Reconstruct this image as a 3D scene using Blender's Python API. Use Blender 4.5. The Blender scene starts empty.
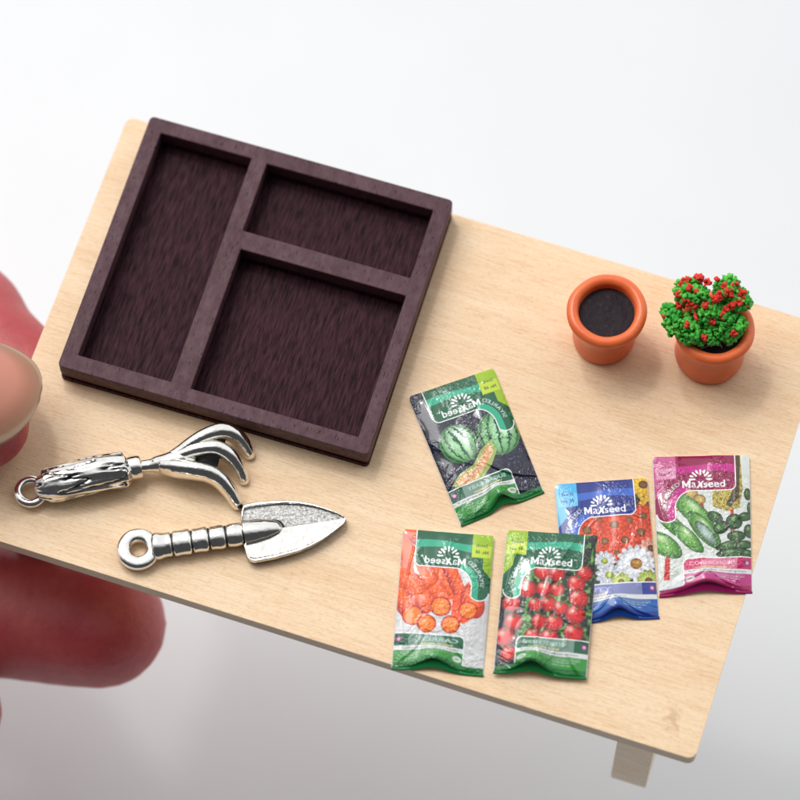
import bpy, bmesh, math, random
import numpy as np
from mathutils import Vector, Matrix, noise as mnoise

# ---------------------------------------------------------------- camera, world, lights (1 unit = 1 cm)
S = bpy.context.scene
S.unit_settings.scale_length = 0.01
COL = S.collection
H = 10.5                                     # height of the table top above the paper: the hand lifts the little table
LEG = 3.4                                   # leg length including the top
FPX, PITCH = 3600.0, math.radians(68)
DIST = FPX / 70.0
Fw = Vector((0, math.cos(PITCH), -math.sin(PITCH)))
Rt = Vector((1, 0, 0)); Up = Rt.cross(Fw)
CAM = Vector((0, 0, H)) - Fw * DIST
cd = bpy.data.cameras.new('camera'); cam = bpy.data.objects.new('camera', cd); COL.objects.link(cam)
cam.matrix_world = Matrix.Translation(CAM) @ Matrix((Rt, Up, -Fw)).transposed().to_4x4()
cd.sensor_width = 36; cd.lens = FPX / 800 * 36; cd.clip_start = 1; cd.clip_end = 1000
cd.dof.use_dof = True; cd.dof.focus_distance = DIST - 0.55; cd.dof.aperture_fstop = 0.14
S.camera = cam

W = bpy.data.worlds.new('World'); S.world = W; W.use_nodes = True
wn = W.node_tree.nodes; wl = W.node_tree.links
bg = wn['Background']
tc = wn.new('ShaderNodeTexCoord'); sx = wn.new('ShaderNodeSeparateXYZ'); wl.new(tc.outputs['Generated'], sx.inputs[0])
mr = wn.new('ShaderNodeMapRange'); mr.inputs['From Min'].default_value = -0.9; mr.inputs['From Max'].default_value = 0.9
wl.new(sx.outputs['Y'], mr.inputs['Value'])
cr = wn.new('ShaderNodeValToRGB')
cr.color_ramp.elements[0].color = (0.06, 0.06, 0.065, 1); cr.color_ramp.elements[0].position = 0.31; cr.color_ramp.elements[1].color = (0.95, 0.97, 1.0, 1); cr.color_ramp.elements[1].position = 0.57
wl.new(mr.outputs[0], cr.inputs[0]); wl.new(cr.outputs[0], bg.inputs['Color']); bg.inputs['Strength'].default_value = 1.10

def area(name, loc, target, size, power, color=(1, 1, 1)):
    ld = bpy.data.lights.new(name, 'AREA'); ld.shape = 'DISK'; ld.size = size; ld.energy = power; ld.color = color
    o = bpy.data.objects.new(name, ld); COL.objects.link(o); o.location = loc
    o.rotation_euler = (Vector(target) - Vector(loc)).to_track_quat('-Z', 'Y').to_euler()
    return o
area('key_softbox', (-32, 32, H + 68), (0, 1, H), 56, 35000, (1.0, 0.985, 0.96))
area('small_lamp', (-11, 24.5, H + 54), (0, 0, H), 4.5, 4000, (1.0, 0.98, 0.95))

S.view_settings.view_transform = 'Standard'; S.view_settings.look = 'None'
S.view_settings.exposure = 0.0; S.view_settings.gamma = 1.0

def at(px, py, z=0.0):
    """point of the scene, z above the table top, that the 800 px photograph shows at (px, py)"""
    d = Fw * FPX + Rt * (px - 400) + Up * (400 - py)
    t = (H + z - CAM.z) / d.z
    return CAM + d * t

# ---------------------------------------------------------------- helpers
def tag(o, label=None, cat=None, group=None, kind=None):
    if label: o['label'] = label
    if cat: o['category'] = cat
    if group: o['group'] = group
    if kind: o['kind'] = kind
    return o
def empty(name, loc, rz=0):
    o = bpy.data.objects.new(name, None); COL.objects.link(o); o.location = loc; o.rotation_euler = (0, 0, rz)
    o.empty_display_size = 0.5
    return o
def link(name, me, mat, parent=None, smooth=False, world=False):
    o = bpy.data.objects.new(name, me); COL.objects.link(o)
    if mat is not None:
        for m in (mat if isinstance(mat, (list, tuple)) else [mat]): me.materials.append(m)
    if smooth:
        for p in me.polygons: p.use_smooth = True
    if parent is not None:
        o.parent = parent
        if world:                           # vertices are given in scene coordinates
            M = Matrix.Translation(parent.location) @ parent.rotation_euler.to_matrix().to_4x4()
            me.transform(M.inverted())
    return o
def from_bm(name, bm, mat, parent=None, smooth=False, world=False):
    me = bpy.data.meshes.new(name); bm.to_mesh(me); bm.free()
    return link(name, me, mat, parent, smooth, world)
def from_py(name, v, f, mat, parent=None, smooth=False, world=False):
    me = bpy.data.meshes.new(name); me.from_pydata([tuple(p) for p in v], [], [tuple(q) for q in f]); me.update()
    return link(name, me, mat, parent, smooth, world)
def prism(pts, z0, z1, bev=0.0, seg=2, wobble=0.0, sub=0):
    """solid with outline pts (ccw) between z0 and z1, its edges rounded"""
    bm = bmesh.new()
    a = [bm.verts.new((x, y, z0)) for x, y in pts]; b = [bm.verts.new((x, y, z1)) for x, y in pts]
    n = len(pts)
    bm.faces.new(list(reversed(a))); bm.faces.new(b)
    for i in range(n): bm.faces.new((a[i], a[(i + 1) % n], b[(i + 1) % n], b[i]))
    if bev: bmesh.ops.bevel(bm, geom=[e for e in bm.edges], offset=bev, segments=seg, profile=0.5, affect='EDGES', clamp_overlap=True)
    return bm
def rrect(x0, y0, x1, y1, r, n=5):
    out = []
    for cx, cy, a0 in ((x1 - r, y0 + r, -90), (x1 - r, y1 - r, 0), (x0 + r, y1 - r, 90), (x0 + r, y0 + r, 180)):
        for k in range(n + 1):
            a = math.radians(a0 + 90 * k / n); out.append((cx + r * math.cos(a), cy + r * math.sin(a)))
    return out
def lathe(profile, n=64, wob=None):
    v, f = [], []
    for j, (r, z) in enumerate(profile):
        for i in range(n):
            a = 2 * math.pi * i / n
            k = 1 + (wob(a, z) if wob else 0)
            v.append((r * k * math.cos(a), r * k * math.sin(a), z))
    for j in range(len(profile) - 1):
        for i in range(n):
            f.append((j * n + i, j * n + (i + 1) % n, (j + 1) * n + (i + 1) % n, (j + 1) * n + i))
    return v, f
def frames(P):
    T = []
    for i in range(len(P)):
        T.append(((P[min(i + 1, len(P) - 1)] - P[max(i - 1, 0)])).normalized())
    return T
def tube(P, R, n=24, flat=1.0, cap=True, disp=None):
    """swept tube through P with radii R; flat squeezes it vertically"""
    v, f = [], []
    T = frames(P)
    for i, p in enumerate(P):
        s = Vector((0, 0, 1)).cross(T[i]); s = s.normalized() if s.length > 1e-4 else Vector((1, 0, 0))
        u = T[i].cross(s).normalized()
        for k in range(n):
            a = 2 * math.pi * k / n
            d = disp(i / (len(P) - 1), a) if disp else 0.0
            v.append(p + s * math.cos(a) * (R[i] + d) + u * math.sin(a) * (R[i] + d) * flat)
    for i in range(len(P) - 1):
        for k in range(n):
            f.append((i * n + k, i * n + (k + 1) % n, (i + 1) * n + (k + 1) % n, (i + 1) * n + k))
    if cap:
        f.append(tuple(reversed(range(n)))); f.append(tuple(range((len(P) - 1) * n, len(P) * n)))
    return v, f
def spline(P, R, n):
    """Catmull-Rom resampling of points and radii"""
    out, rr = [], []
    P = [Vector(p) for p in P]; m = len(P) - 1
    for i in range(n):
        t = i / (n - 1) * m; k = min(int(t), m - 1); u = t - k
        a, b, c, d = P[max(k - 1, 0)], P[k], P[k + 1], P[min(k + 2, m)]
        out.append(0.5 * ((2 * b) + (c - a) * u + (2 * a - 5 * b + 4 * c - d) * u * u + (3 * b - a - 3 * c + d) * u ** 3))
        rr.append(R[k] * (1 - u) + R[k + 1] * u)
    return out, rr
def merge(parts):
    V, F = [], []
    for v, f in parts:
        o = len(V); V += list(v); F += [tuple(i + o for i in q) for q in f]
    return V, F

# ---------------------------------------------------------------- materials
class Mat:
    def __init__(s, name, color=(0.8, 0.8, 0.8), rough=0.5, metal=0.0, **kw):
        s.m = bpy.data.materials.new(name); s.m.use_nodes = True; s.n = s.m.node_tree.nodes; s.l = s.m.node_tree.links
        s.b = s.n['Principled BSDF']; s.b.inputs['Base Color'].default_value = (*color, 1)
        s.b.inputs['Roughness'].default_value = rough; s.b.inputs['Metallic'].default_value = metal
        for k, v in kw.items(): s.b.inputs[k.replace('_', ' ')].default_value = v
        s.tc = s.n.new('ShaderNodeTexCoord')
    def coord(s, scale=(1, 1, 1), rot=(0, 0, 0)):
        m = s.n.new('ShaderNodeMapping'); m.inputs['Scale'].default_value = scale; m.inputs['Rotation'].default_value = rot
        s.l.new(s.tc.outputs['Object'], m.inputs['Vector']); return m.outputs[0]
    def noise(s, scale, vec=None, detail=4, rough=0.5, dist=0.0):
        t = s.n.new('ShaderNodeTexNoise'); t.inputs['Scale'].default_value = scale; t.inputs['Detail'].default_value = detail
        t.inputs['Roughness'].default_value = rough; t.inputs['Distortion'].default_value = dist
        s.l.new(vec or s.tc.outputs['Object'], t.inputs['Vector']); return t.outputs['Fac']
    def ramp(s, fac, stops):
        r = s.n.new('ShaderNodeValToRGB'); e = r.color_ramp.elements
        while len(e) < len(stops): e.new(0.5)
        for k, (p, c) in enumerate(stops):
            e[k].position = p; e[k].color = (*(c if isinstance(c, tuple) else (c, c, c)), 1)
        s.l.new(fac, r.inputs[0]); return r.outputs[0]
    def mix(s, a, b, fac, mode='MIX'):
        x = s.n.new('ShaderNodeMix'); x.data_type = 'RGBA'; x.blend_type = mode
        for i, v in ((0, fac), (6, a), (7, b)):
            if hasattr(v, 'links'): s.l.new(v, x.inputs[i])
            else: x.inputs[i].default_value = v if i == 0 else (*v, 1)
        return x.outputs[2]
    def math(s, op, a, b):
        x = s.n.new('ShaderNodeMath'); x.operation = op
        for i, v in enumerate((a, b)):
            if hasattr(v, 'links'): s.l.new(v, x.inputs[i])
            else: x.inputs[i].default_value = v
        return x.outputs[0]
    def bump(s, h, strength=0.3, dist=0.02):
        x = s.n.new('ShaderNodeBump'); x.inputs['Strength'].default_value = strength; x.inputs['Distance'].default_value = dist
        s.l.new(h, x.inputs['Height'])
        if s.b.inputs['Normal'].links: s.l.new(s.b.inputs['Normal'].links[0].from_socket, x.inputs['Normal'])
        s.l.new(x.outputs[0], s.b.inputs['Normal'])
    def to(s, sock, name): s.l.new(sock, s.b.inputs[name])

def maple(name, light=(0.92, 0.695, 0.46), dark=(0.85, 0.60, 0.365)):
    m = Mat(name, rough=0.5)
    broad = m.noise(1.0, m.coord((0.35, 2.2, 2.2)), 5, 0.55, 0.4)
    fine = m.noise(1.0, m.coord((3.0, 34, 34)), 4, 0.65)
    fleck = m.noise(1.0, m.coord((14, 70, 70)), 2, 0.5)
    c = m.ramp(broad, [(0.30, dark), (0.62, light)])
    c = m.mix(c, m.ramp(fine, [(0.30, (0.86, 0.78, 0.68)), (0.55, (1, 1, 1))]), 0.75, 'MULTIPLY')
    c = m.mix(c, m.ramp(fleck, [(0.30, (0.84, 0.75, 0.64)), (0.48, (1, 1, 1))]), 0.8, 'MULTIPLY')
    ring = m.noise(1.0, m.coord((0.5, 9, 9)), 2, 0.5, 1.2)
    c = m.mix(c, m.ramp(ring, [(0.46, (1, 1, 1)), (0.50, (0.86, 0.76, 0.66)), (0.54, (1, 1, 1))]), 0.45, 'MULTIPLY')
    m.to(c, 'Base Color'); m.bump(fine, 0.25, 0.01); m.bump(fleck, 0.2, 0.006)
    m.light = c
    return m
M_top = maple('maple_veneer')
# a small brown glue stain near the front right corner
sp = M_top.n.new('ShaderNodeVectorMath'); sp.operation = 'DISTANCE'; sp.inputs[1].default_value = (4.93, -2.93, H)
scl = M_top.n.new('ShaderNodeMapping'); scl.inputs['Scale'].default_value = (1, 1, 1)
M_top.l.new(M_top.tc.outputs['Object'], sp.inputs[0])
dn = M_top.math('ADD', sp.outputs['Value'], M_top.math('MULTIPLY', M_top.noise(6, None, 4, 0.6), 0.75))
M_top.to(M_top.mix(M_top.light, (0.55, 0.33, 0.16), M_top.ramp(dn, [(0.40, 0.55), (0.54, 0.0)])), 'Base Color')
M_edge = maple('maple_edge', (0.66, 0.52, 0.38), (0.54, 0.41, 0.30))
M_leg = maple('maple_leg', (0.90, 0.76, 0.58), (0.82, 0.66, 0.48))

def stained(name, a, b, along=(26, 2.2, 8), rough=0.42, pores=True):
    m = Mat(name, rough=rough, Specular_IOR_Level=0.26 if pores else 0.10)
    st = m.noise(1.0, m.coord(along), 5, 0.6, 0.2)
    big = m.noise(1.3, None, 3, 0.5)
    c = m.mix(m.ramp(st, [(0.34, a), (0.66, b)]), m.ramp(big, [(0.3, (0.82, 0.72, 0.74)), (0.7, (1.12, 1.08, 1.1))]), 0.8, 'MULTIPLY')
    if pores:
        po = m.noise(1.0, m.coord((46, 9, 20)), 1, 0.5)
        pm = m.ramp(po, [(0.31, 1.0), (0.36, 0.0)])
        c = m.mix(c, (0.02, 0.008, 0.012), pm)
    m.to(c, 'Base Color'); m.bump(st, 0.5, 0.015)
    m.bump(m.noise(45, None, 3, 0.6), 0.25, 0.006)
    m.to(m.ramp(st, [(0.3, rough + 0.15), (0.7, rough - 0.05)]), 'Roughness')
    return m
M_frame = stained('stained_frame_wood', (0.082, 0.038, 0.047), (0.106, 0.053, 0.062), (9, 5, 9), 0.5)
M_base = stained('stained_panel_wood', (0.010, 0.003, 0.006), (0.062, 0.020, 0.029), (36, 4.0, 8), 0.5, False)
M_ply = stained('bare_ply_edge', (0.12, 0.060, 0.035), (0.20, 0.11, 0.06), (3, 3, 30), 0.6, False)

def metal(name, attr=False):
    m = Mat(name, (0.86, 0.84, 0.80), 0.10, 1.0)
    n1 = m.noise(9, None, 4, 0.6)
    c = m.ramp(n1, [(0.3, (0.80, 0.77, 0.70)), (0.7, (0.90, 0.89, 0.86))])
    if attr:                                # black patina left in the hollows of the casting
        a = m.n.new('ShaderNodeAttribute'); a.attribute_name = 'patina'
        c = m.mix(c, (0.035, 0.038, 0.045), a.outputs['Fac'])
    m.to(c, 'Base Color'); m.to(m.ramp(n1, [(0.3, 0.09), (0.8, 0.22)]), 'Roughness')
    m.bump(m.noise(5, None, 3, 0.5), 0.35, 0.03)
    return m
M_metal = metal('antique_silver'); M_metal_p = metal('antique_silver_patina', True)
M_recess = Mat('matte_recessed_silver', (0.50, 0.49, 0.47), 0.42, 1.0)
rn = M_recess.noise(1.0, M_recess.coord((30, 30, 30)), 4, 0.7)
M_recess.to(M_recess.ramp(rn, [(0.38, (0.22, 0.22, 0.22)), (0.6, (0.62, 0.61, 0.58))]), 'Base Color'); M_recess.bump(rn, 0.7, 0.02)
M_groove = Mat('black_patina', (0.03, 0.03, 0.032), 0.45, 0.6)

M_clay = Mat('terracotta_clay', (0.80, 0.17, 0.045), 0.30, Subsurface_Weight=0.25, Subsurface_Scale=0.12)
M_clay.b.inputs['Subsurface Radius'].default_value = (1.0, 0.35, 0.15)
cn = M_clay.noise(2.2, None, 4, 0.6)
M_clay.to(M_clay.ramp(cn, [(0.3, (0.76, 0.135, 0.034)), (0.7, (0.86, 0.185, 0.05))]), 'Base Color')
M_clay.bump(cn, 0.3, 0.03); M_clay.bump(M_clay.noise(24, None, 3, 0.6), 0.2, 0.006)
M_soil = Mat('dark_soil', (0.03, 0.018, 0.02), 0.45, Specular_IOR_Level=0.25)
sn = M_soil.noise(14, None, 6, 0.7)
M_soil.to(M_soil.ramp(sn, [(0.35, (0.006, 0.004, 0.010)), (0.6, (0.02, 0.010, 0.014)), (0.80, (0.10, 0.06, 0.045))]), 'Base Color'); M_soil.bump(sn, 0.8, 0.03)
M_leaf = Mat('green_flock', rough=0.75)
ln = M_leaf.noise(5, None, 3, 0.6)
M_leaf.to(M_leaf.ramp(ln, [(0.3, (0.02, 0.26, 0.03)), (0.5, (0.06, 0.50, 0.05)), (0.7, (0.20, 0.66, 0.09))]), 'Base Color')
M_flower = Mat('red_flock', (0.75, 0.035, 0.02), 0.7)
M_twig = Mat('grey_twig', (0.20, 0.15, 0.13), 0.6)
M_fibre = Mat('glue_fibre', (0.75, 0.75, 0.78), 0.3)

M_skin = Mat('skin', rough=0.42, Subsurface_Weight=0.6, Subsurface_Scale=0.5)
M_skin.b.inputs['Subsurface Radius'].default_value = (1.0, 0.22, 0.14)
k1 = M_skin.noise(0.9, None, 3, 0.5); k2 = M_skin.noise(1.0, M_skin.coord((9, 9, 9)), 5, 0.7); k3 = M_skin.noise(32, None, 2, 0.5)
M_skin.to(M_skin.mix(M_skin.ramp(k1, [(0.3, (0.44, 0.055, 0.068)), (0.7, (0.53, 0.12, 0.11))]), M_skin.ramp(k2, [(0.35, (0.86, 0.78, 0.76)), (0.6, (1, 1, 1))]), 0.8, 'MULTIPLY'), 'Base Color')
M_skin.bump(k2, 0.35, 0.04); M_skin.bump(k3, 0.35, 0.015)
M_nail = Mat('nail', rough=0.5, Specular_IOR_Level=0.2)
na = M_nail.n.new('ShaderNodeAttribute'); na.attribute_name = 'tipness'
nc = M_nail.ramp(na.outputs['Fac'], [(0.0, (0.58, 0.23, 0.18)), (0.66, (0.52, 0.22, 0.155)), (0.84, (0.38, 0.17, 0.11)), (0.96, (0.33, 0.18, 0.11)), (1.0, (0.42, 0.28, 0.19))])
M_nail.to(nc, 'Base Color'); M_nail.bump(M_nail.noise(1.0, M_nail.coord((1.5, 14, 3)), 3, 0.6), 0.12, 0.02)

# ---------------------------------------------------------------- setting
fl = Mat('white_paper', (0.84, 0.85, 0.86), 0.55)
fn = fl.noise(0.35, None, 3, 0.5); fl.to(fl.ramp(fn, [(0.3, (0.80, 0.82, 0.83)), (0.7, (0.82, 0.84, 0.85))]), 'Base Color')
bm = bmesh.new(); bmesh.ops.create_grid(bm, x_segments=8, y_segments=8, size=45)
o = from_bm('floor', bm, fl.m); tag(o, 'plain white paper surface under the little table', kind='structure')

# ---------------------------------------------------------------- the table
TA = math.radians(-18.25); TC = Vector((0.015, -0.411, 0))
table = tag(empty('table', TC, TA), 'miniature pale maple table with square legs, held by a hand at its left end', 'table')
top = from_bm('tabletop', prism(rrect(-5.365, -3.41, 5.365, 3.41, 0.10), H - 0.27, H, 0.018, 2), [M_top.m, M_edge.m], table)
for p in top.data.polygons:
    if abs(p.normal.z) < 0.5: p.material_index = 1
lp = at(633, 766, -LEG); q = Matrix.Rotation(-TA, 3, 'Z') @ (lp - TC)
LX, LY = q.x, q.y
for sx_ in (-1, 1):
    for sy_ in (-1, 1):
        x, y = sx_ * abs(LX), sy_ * abs(LY)
        if sx_ < 0: x, y = x - 0.28, y - sy_ * 0.32
        from_bm('leg', prism([(x - .27, y - .27), (x + .27, y - .27), (x + .27, y + .27), (x - .27, y + .27)], H - LEG, H - 0.272, 0.02, 2), M_leg.m, table)

# ---------------------------------------------------------------- the wooden tray
tray = tag(empty('tray', (-2.044, 1.618, H), math.radians(-17.2)), 'dark purple brown wooden tray with three compartments on the table', 'tray')
TX, TY, TH = 2.31, 2.07, 0.5
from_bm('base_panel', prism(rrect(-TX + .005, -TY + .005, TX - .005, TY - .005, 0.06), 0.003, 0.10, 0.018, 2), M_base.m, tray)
def plate_with_holes(outer, holes, z0, z1, bev, corner=0.0):
    """flat board with rectangular openings: faces between a grid of cut lines"""
    xs = sorted({outer[0], outer[2]} | {h[0] for h in holes} | {h[2] for h in holes})
    ys = sorted({outer[1], outer[3]} | {h[1] for h in holes} | {h[3] for h in holes})
    bm = bmesh.new(); vt = {}
    def v(x, y, z):
        k = (x, y, z)
        if k not in vt: vt[k] = bm.verts.new(k)
        return vt[k]
    def solid(i, j):
        if not (0 <= i < len(xs) - 1 and 0 <= j < len(ys) - 1): return False
        cx, cy = (xs[i] + xs[i + 1]) / 2, (ys[j] + ys[j + 1]) / 2
        return not any(h[0] < cx < h[2] and h[1] < cy < h[3] for h in holes)
    for i in range(len(xs) - 1):
        for j in range(len(ys) - 1):
            if not solid(i, j): continue
            a, b, c, d = xs[i], ys[j], xs[i + 1], ys[j + 1]
            bm.faces.new((v(a, b, z1), v(c, b, z1), v(c, d, z1), v(a, d, z1)))
            bm.faces.new((v(a, d, z0), v(c, d, z0), v(c, b, z0), v(a, b, z0)))
            for di, dj, p, q in ((0, -1, (a, b), (c, b)), (1, 0, (c, b), (c, d)), (0, 1, (c, d), (a, d)), (-1, 0, (a, d), (a, b))):
                if not solid(i + di, j + dj):
                    bm.faces.new((v(*p, z0), v(*q, z0), v(*q, z1), v(*p, z1)))
    bmesh.ops.dissolve_limit(bm, angle_limit=0.01, verts=bm.verts, edges=bm.edges)
    if corner:
        ce = [e for e in bm.edges if all(abs(abs(v_.co.x) - outer[2]) < .03 and abs(abs(v_.co.y) - outer[3]) < .03 for v_ in e.verts) and abs(e.verts[0].co.z - e.verts[1].co.z) > .01]
        bmesh.ops.bevel(bm, geom=ce, offset=corner, segments=4, profile=0.5, affect='EDGES')
    sharp = [e for e in bm.edges if len(e.link_faces) == 2 and e.calc_face_angle() > 0.5]
    bmesh.ops.bevel(bm, geom=sharp, offset=bev, segments=2, profile=0.5, affect='EDGES', clamp_overlap=True)
    return bm
HL = (-2.08, -1.825, -0.69, 1.845); HU = (-0.45, 0.715, 2.075, 1.83); HR = (-0.39, -1.84, 2.095, 0.425)
bm = plate_with_holes((-TX, -TY, TX, TY), [HL, HU, HR], 0.226, TH, 0.020, 0.07)
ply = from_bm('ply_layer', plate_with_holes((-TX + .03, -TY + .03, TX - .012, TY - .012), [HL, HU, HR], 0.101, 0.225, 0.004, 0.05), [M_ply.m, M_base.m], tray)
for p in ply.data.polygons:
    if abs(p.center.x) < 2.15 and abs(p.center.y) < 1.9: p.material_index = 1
fr = from_bm('frame', bm, M_frame.m, tray)

# ---------------------------------------------------------------- flower pots
def pot_profile(rb, h):
    P = [(0.0, 0.0), (rb * 0.9, 0.0), (rb, 0.03), (rb + .012, 0.10), (rb - 0.005, 0.22), (rb - 0.02, 0.42), (0.455, 0.62), (0.47, 0.70)]
    n = 22; R0, r = 0.485, 0.085                # rounded lip
    for k in range(n + 1):
        a = math.radians(-100 + 265 * k / n)
        P.append((R0 + r * math.cos(a), h - r * 1.0 + r * 1.0 * math.sin(a)))
    P += [(0.395, h - 0.14), (0.39, h - 0.3), (0.385, 0.5)]
    return P
def pot_mesh(parent, rb, h, seed):
    wob = lambda a, z: 0.010 * math.sin(2 * a + seed) + 0.006 * math.sin(3 * a + 2 * seed + 4 * z) + 0.004 * math.sin(7 * a + z * 9 + seed)
    v, f = lathe(pot_profile(rb, h), 72, wob)
    return from_py('pot', v, f, M_clay.m, parent, True)
def soil_mesh(parent, z, r, amp=0.02):
    v, f = [(0, 0, z)], []
    rings, n = 12, 40
    for j in range(1, rings + 1):
        for i in range(n):
            a = 2 * math.pi * i / n; rr = r * j / rings
            x, y = rr * math.cos(a), rr * math.sin(a)
            v.append((x, y, z + amp * mnoise.noise(Vector((x * 7, y * 7, z * 5)))))
    for i in range(n): f.append((0, 1 + i, 1 + (i + 1) % n))
    for j in range(rings - 1):
        for i in range(n): f.append((1 + j * n + i, 1 + j * n + n + i, 1 + j * n + n + (i + 1) % n, 1 + j * n + (i + 1) % n))
    return from_py('soil', v, f, M_soil.m, parent, True)
PG = 'terracotta pots standing on the right of the table'
b1 = at(603.5, 337.5, 0)
pot1 = tag(empty('flower_pot', b1, 0.3), 'empty terracotta pot filled with dark soil only, left of the flowering pot', 'flower pot', PG)
pot_mesh(pot1, 0.44, 1.03, 1.0); soil_mesh(pot1, 0.86, 0.40)
b2 = at(709, 354, 0)
pot2 = tag(empty('potted_plant', b2, 0.0), 'terracotta pot holding a bushy green plant with red flowers', 'potted plant', PG)
pot_mesh(pot2, 0.485, 1.03, 2.7); soil_mesh(pot2, 0.88, 0.40)
rnd = random.Random(5)
def granules(cent, count, spread, rs, squash=0.8):
    bm = bmesh.new()
    for _ in range(count):
        while True:
            d = Vector((rnd.uniform(-1, 1), rnd.uniform(-1, 1), rnd.uniform(-1, 1)))
            if d.length < 1: break
        d = d.normalized() * (d.length ** 0.45)
        p = cent + Vector((d.x * spread, d.y * spread, d.z * spread * squash))
        r = rnd.uniform(*rs)
        M = Matrix.Translation(p) @ Matrix.Rotation(rnd.uniform(0, 6.28), 4, Vector((rnd.random(), rnd.random(), rnd.random() + .1))) @ Matrix.Diagonal((r * rnd.uniform(.7, 1.3), r * rnd.uniform(.7, 1.3), r, 1))
        g = bmesh.ops.create_icosphere(bm, subdivisions=2, radius=1.0, matrix=M)
        for v in g['verts']: v.co += (v.co - p) * 1.1 * mnoise.noise(v.co * 42)
    return bm
lobes = [((688, 291), 1.42, 0.20), ((698, 295), 1.50, 0.14), ((726, 291), 1.42, 0.17), ((736, 299), 1.33, 0.18), ((730, 284), 1.45, 0.12),
         ((677, 322), 1.18, 0.20), ((690, 330), 1.15, 0.20), ((672, 312), 1.25, 0.12), ((707, 310), 1.36, 0.18), ((719, 318), 1.25, 0.20), ((733, 325), 1.14, 0.18), ((712, 333), 1.12, 0.17), ((699, 338), 1.10, 0.10), ((728, 334), 1.1, 0.13), ((745, 304), 1.25, 0.08), ((666, 311), 1.2, 0.07)]
big = bmesh.new()
for (px, py), z, s in lobes:
    g = granules(at(px, py, z), int(40 + 3600 * s * s), s, (0.015, 0.042)); me = bpy.data.meshes.new('t'); g.to_mesh(me); g.free(); big.from_mesh(me); bpy.data.meshes.remove(me)
from_bm('foliage', big, M_leaf.m, pot2, True, True)
for px, py, z, s in [(681, 284, 1.55, .06), (687, 280, 1.6, .05), (700, 279, 1.66, .065), (707, 283, 1.65, .06), (696, 277, 1.6, .045), (686, 301, 1.5, .07), (694, 304, 1.5, .06), (680, 305, 1.4, .05), (705, 305, 1.56, .06), (709, 309, 1.5, .06),
                     (719, 296, 1.58, .075), (715, 300, 1.55, .05), (729, 293, 1.6, .065), (734, 284, 1.58, .05), (741, 293, 1.5, .05), (738, 303, 1.5, .055), (746, 305, 1.36, .045), (726, 309, 1.45, .06), (731, 306, 1.45, .05), (712, 321, 1.42, .04), (687, 325, 1.36, .035),
                     (704, 337, 1.24, .055), (709, 336, 1.22, .045), (733, 334, 1.28, .04), (665, 315, 1.3, .035), (690, 288, 1.62, .045), (717, 279, 1.6, .035), (723, 316, 1.44, .04), (696, 317, 1.42, .04), (742, 300, 1.45, .045), (697, 291, 1.64, .035), (724, 286, 1.6, .035), (679, 294, 1.55, .05)]:
    from_bm('flower', granules(at(px, py, z - .035), 8 if py > 312 else 12, s * rnd.uniform(.45, 1.15), (0.015, 0.034)), M_flower.m, pot2, True, True)
for px, py, z in [(686, 296, 1.3), (725, 294, 1.3), (682, 324, 1.05), (724, 324, 1.05), (707, 310, 1.25)]:
    P, R = spline([at(709, 328, 0.82), at((709 + px) / 2, (330 + py) / 2 - 2, (0.9 + z) / 2), at(px, py, z)], [.025, .02, .015], 8)
    v, f = tube(P, R, 8); from_py('stem', v, f, M_twig.m, pot2, True, True)
for a, b in [((695, 342), (722, 346)), ((700, 349), (716, 343)), ((718, 338), (722, 348)), ((690, 335), (712, 347))]:
    P, R = spline([at(*a, .93), at((a[0] + b[0]) / 2, (a[1] + b[1]) / 2, .97), at(*b, .93)], [.005] * 3, 8)
    v, f = tube(P, R, 6); from_py('fibre', v, f, M_fibre.m, pot2, True, True)

# ---------------------------------------------------------------- metal hand rake
def torus(c, R, r, n=48, m=16, flatten=1.0, squ=1.0):
    v, f = [], []
    for i in range(n):
        a = 2 * math.pi * i / n
        for k in range(m):
            b = 2 * math.pi * k / m
            cb = math.copysign(abs(math.cos(b)) ** squ, math.cos(b)); sb = math.copysign(abs(math.sin(b)) ** squ, math.sin(b))
            v.append(c + Vector(((R + r * cb) * math.cos(a), (R + r * cb) * math.sin(a), r * flatten * sb)))
    for i in range(n):
        for k in range(m):
            f.append((i * m + k, ((i + 1) % n) * m + k, ((i + 1) % n) * m + (k + 1) % m, i * m + (k + 1) % m))
    return v, f
TG = 'silver garden tools lying on the table'
rake = tag(empty('hand_rake', at(86, 482, 0), math.radians(10)), 'small silver hand rake with bark textured handle and three curved tines', 'hand rake', TG)
v, f = torus(at(31, 491.5, .13), 0.178, 0.066); from_py('hanging_ring', v, f, M_metal.m, rake, True, True)
P, R = spline([at(44.5, 486, .24), at(47, 485.5, .25), at(60, 482.5, .26), at(80, 477.5, .27), at(100, 473.5, .27), at(120, 470.5, .26), at(125.5, 469.5, .255), at(127.5, 469, .25)],
              [.17, .24, .255, .262, .265, .26, .245, .16], 150)
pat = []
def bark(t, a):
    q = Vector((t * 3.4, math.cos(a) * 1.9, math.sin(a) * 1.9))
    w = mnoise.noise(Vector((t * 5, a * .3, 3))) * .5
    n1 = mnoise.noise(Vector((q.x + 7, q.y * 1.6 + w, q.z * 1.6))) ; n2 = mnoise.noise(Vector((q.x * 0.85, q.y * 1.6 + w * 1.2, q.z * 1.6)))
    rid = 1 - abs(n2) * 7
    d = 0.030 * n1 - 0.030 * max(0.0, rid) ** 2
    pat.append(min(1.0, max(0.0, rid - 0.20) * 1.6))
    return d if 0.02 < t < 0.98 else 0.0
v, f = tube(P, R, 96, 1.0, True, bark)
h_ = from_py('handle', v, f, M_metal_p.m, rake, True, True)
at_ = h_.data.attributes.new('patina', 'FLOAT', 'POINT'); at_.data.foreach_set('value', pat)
P, R = spline([at(126.5, 469, .24), at(128, 468.7, .24), at(132, 468, .24), at(138, 467, .24), at(141, 466.3, .24), at(142.5, 466, .24)], [.12, .165, .172, .172, .16, .10], 24)
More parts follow.
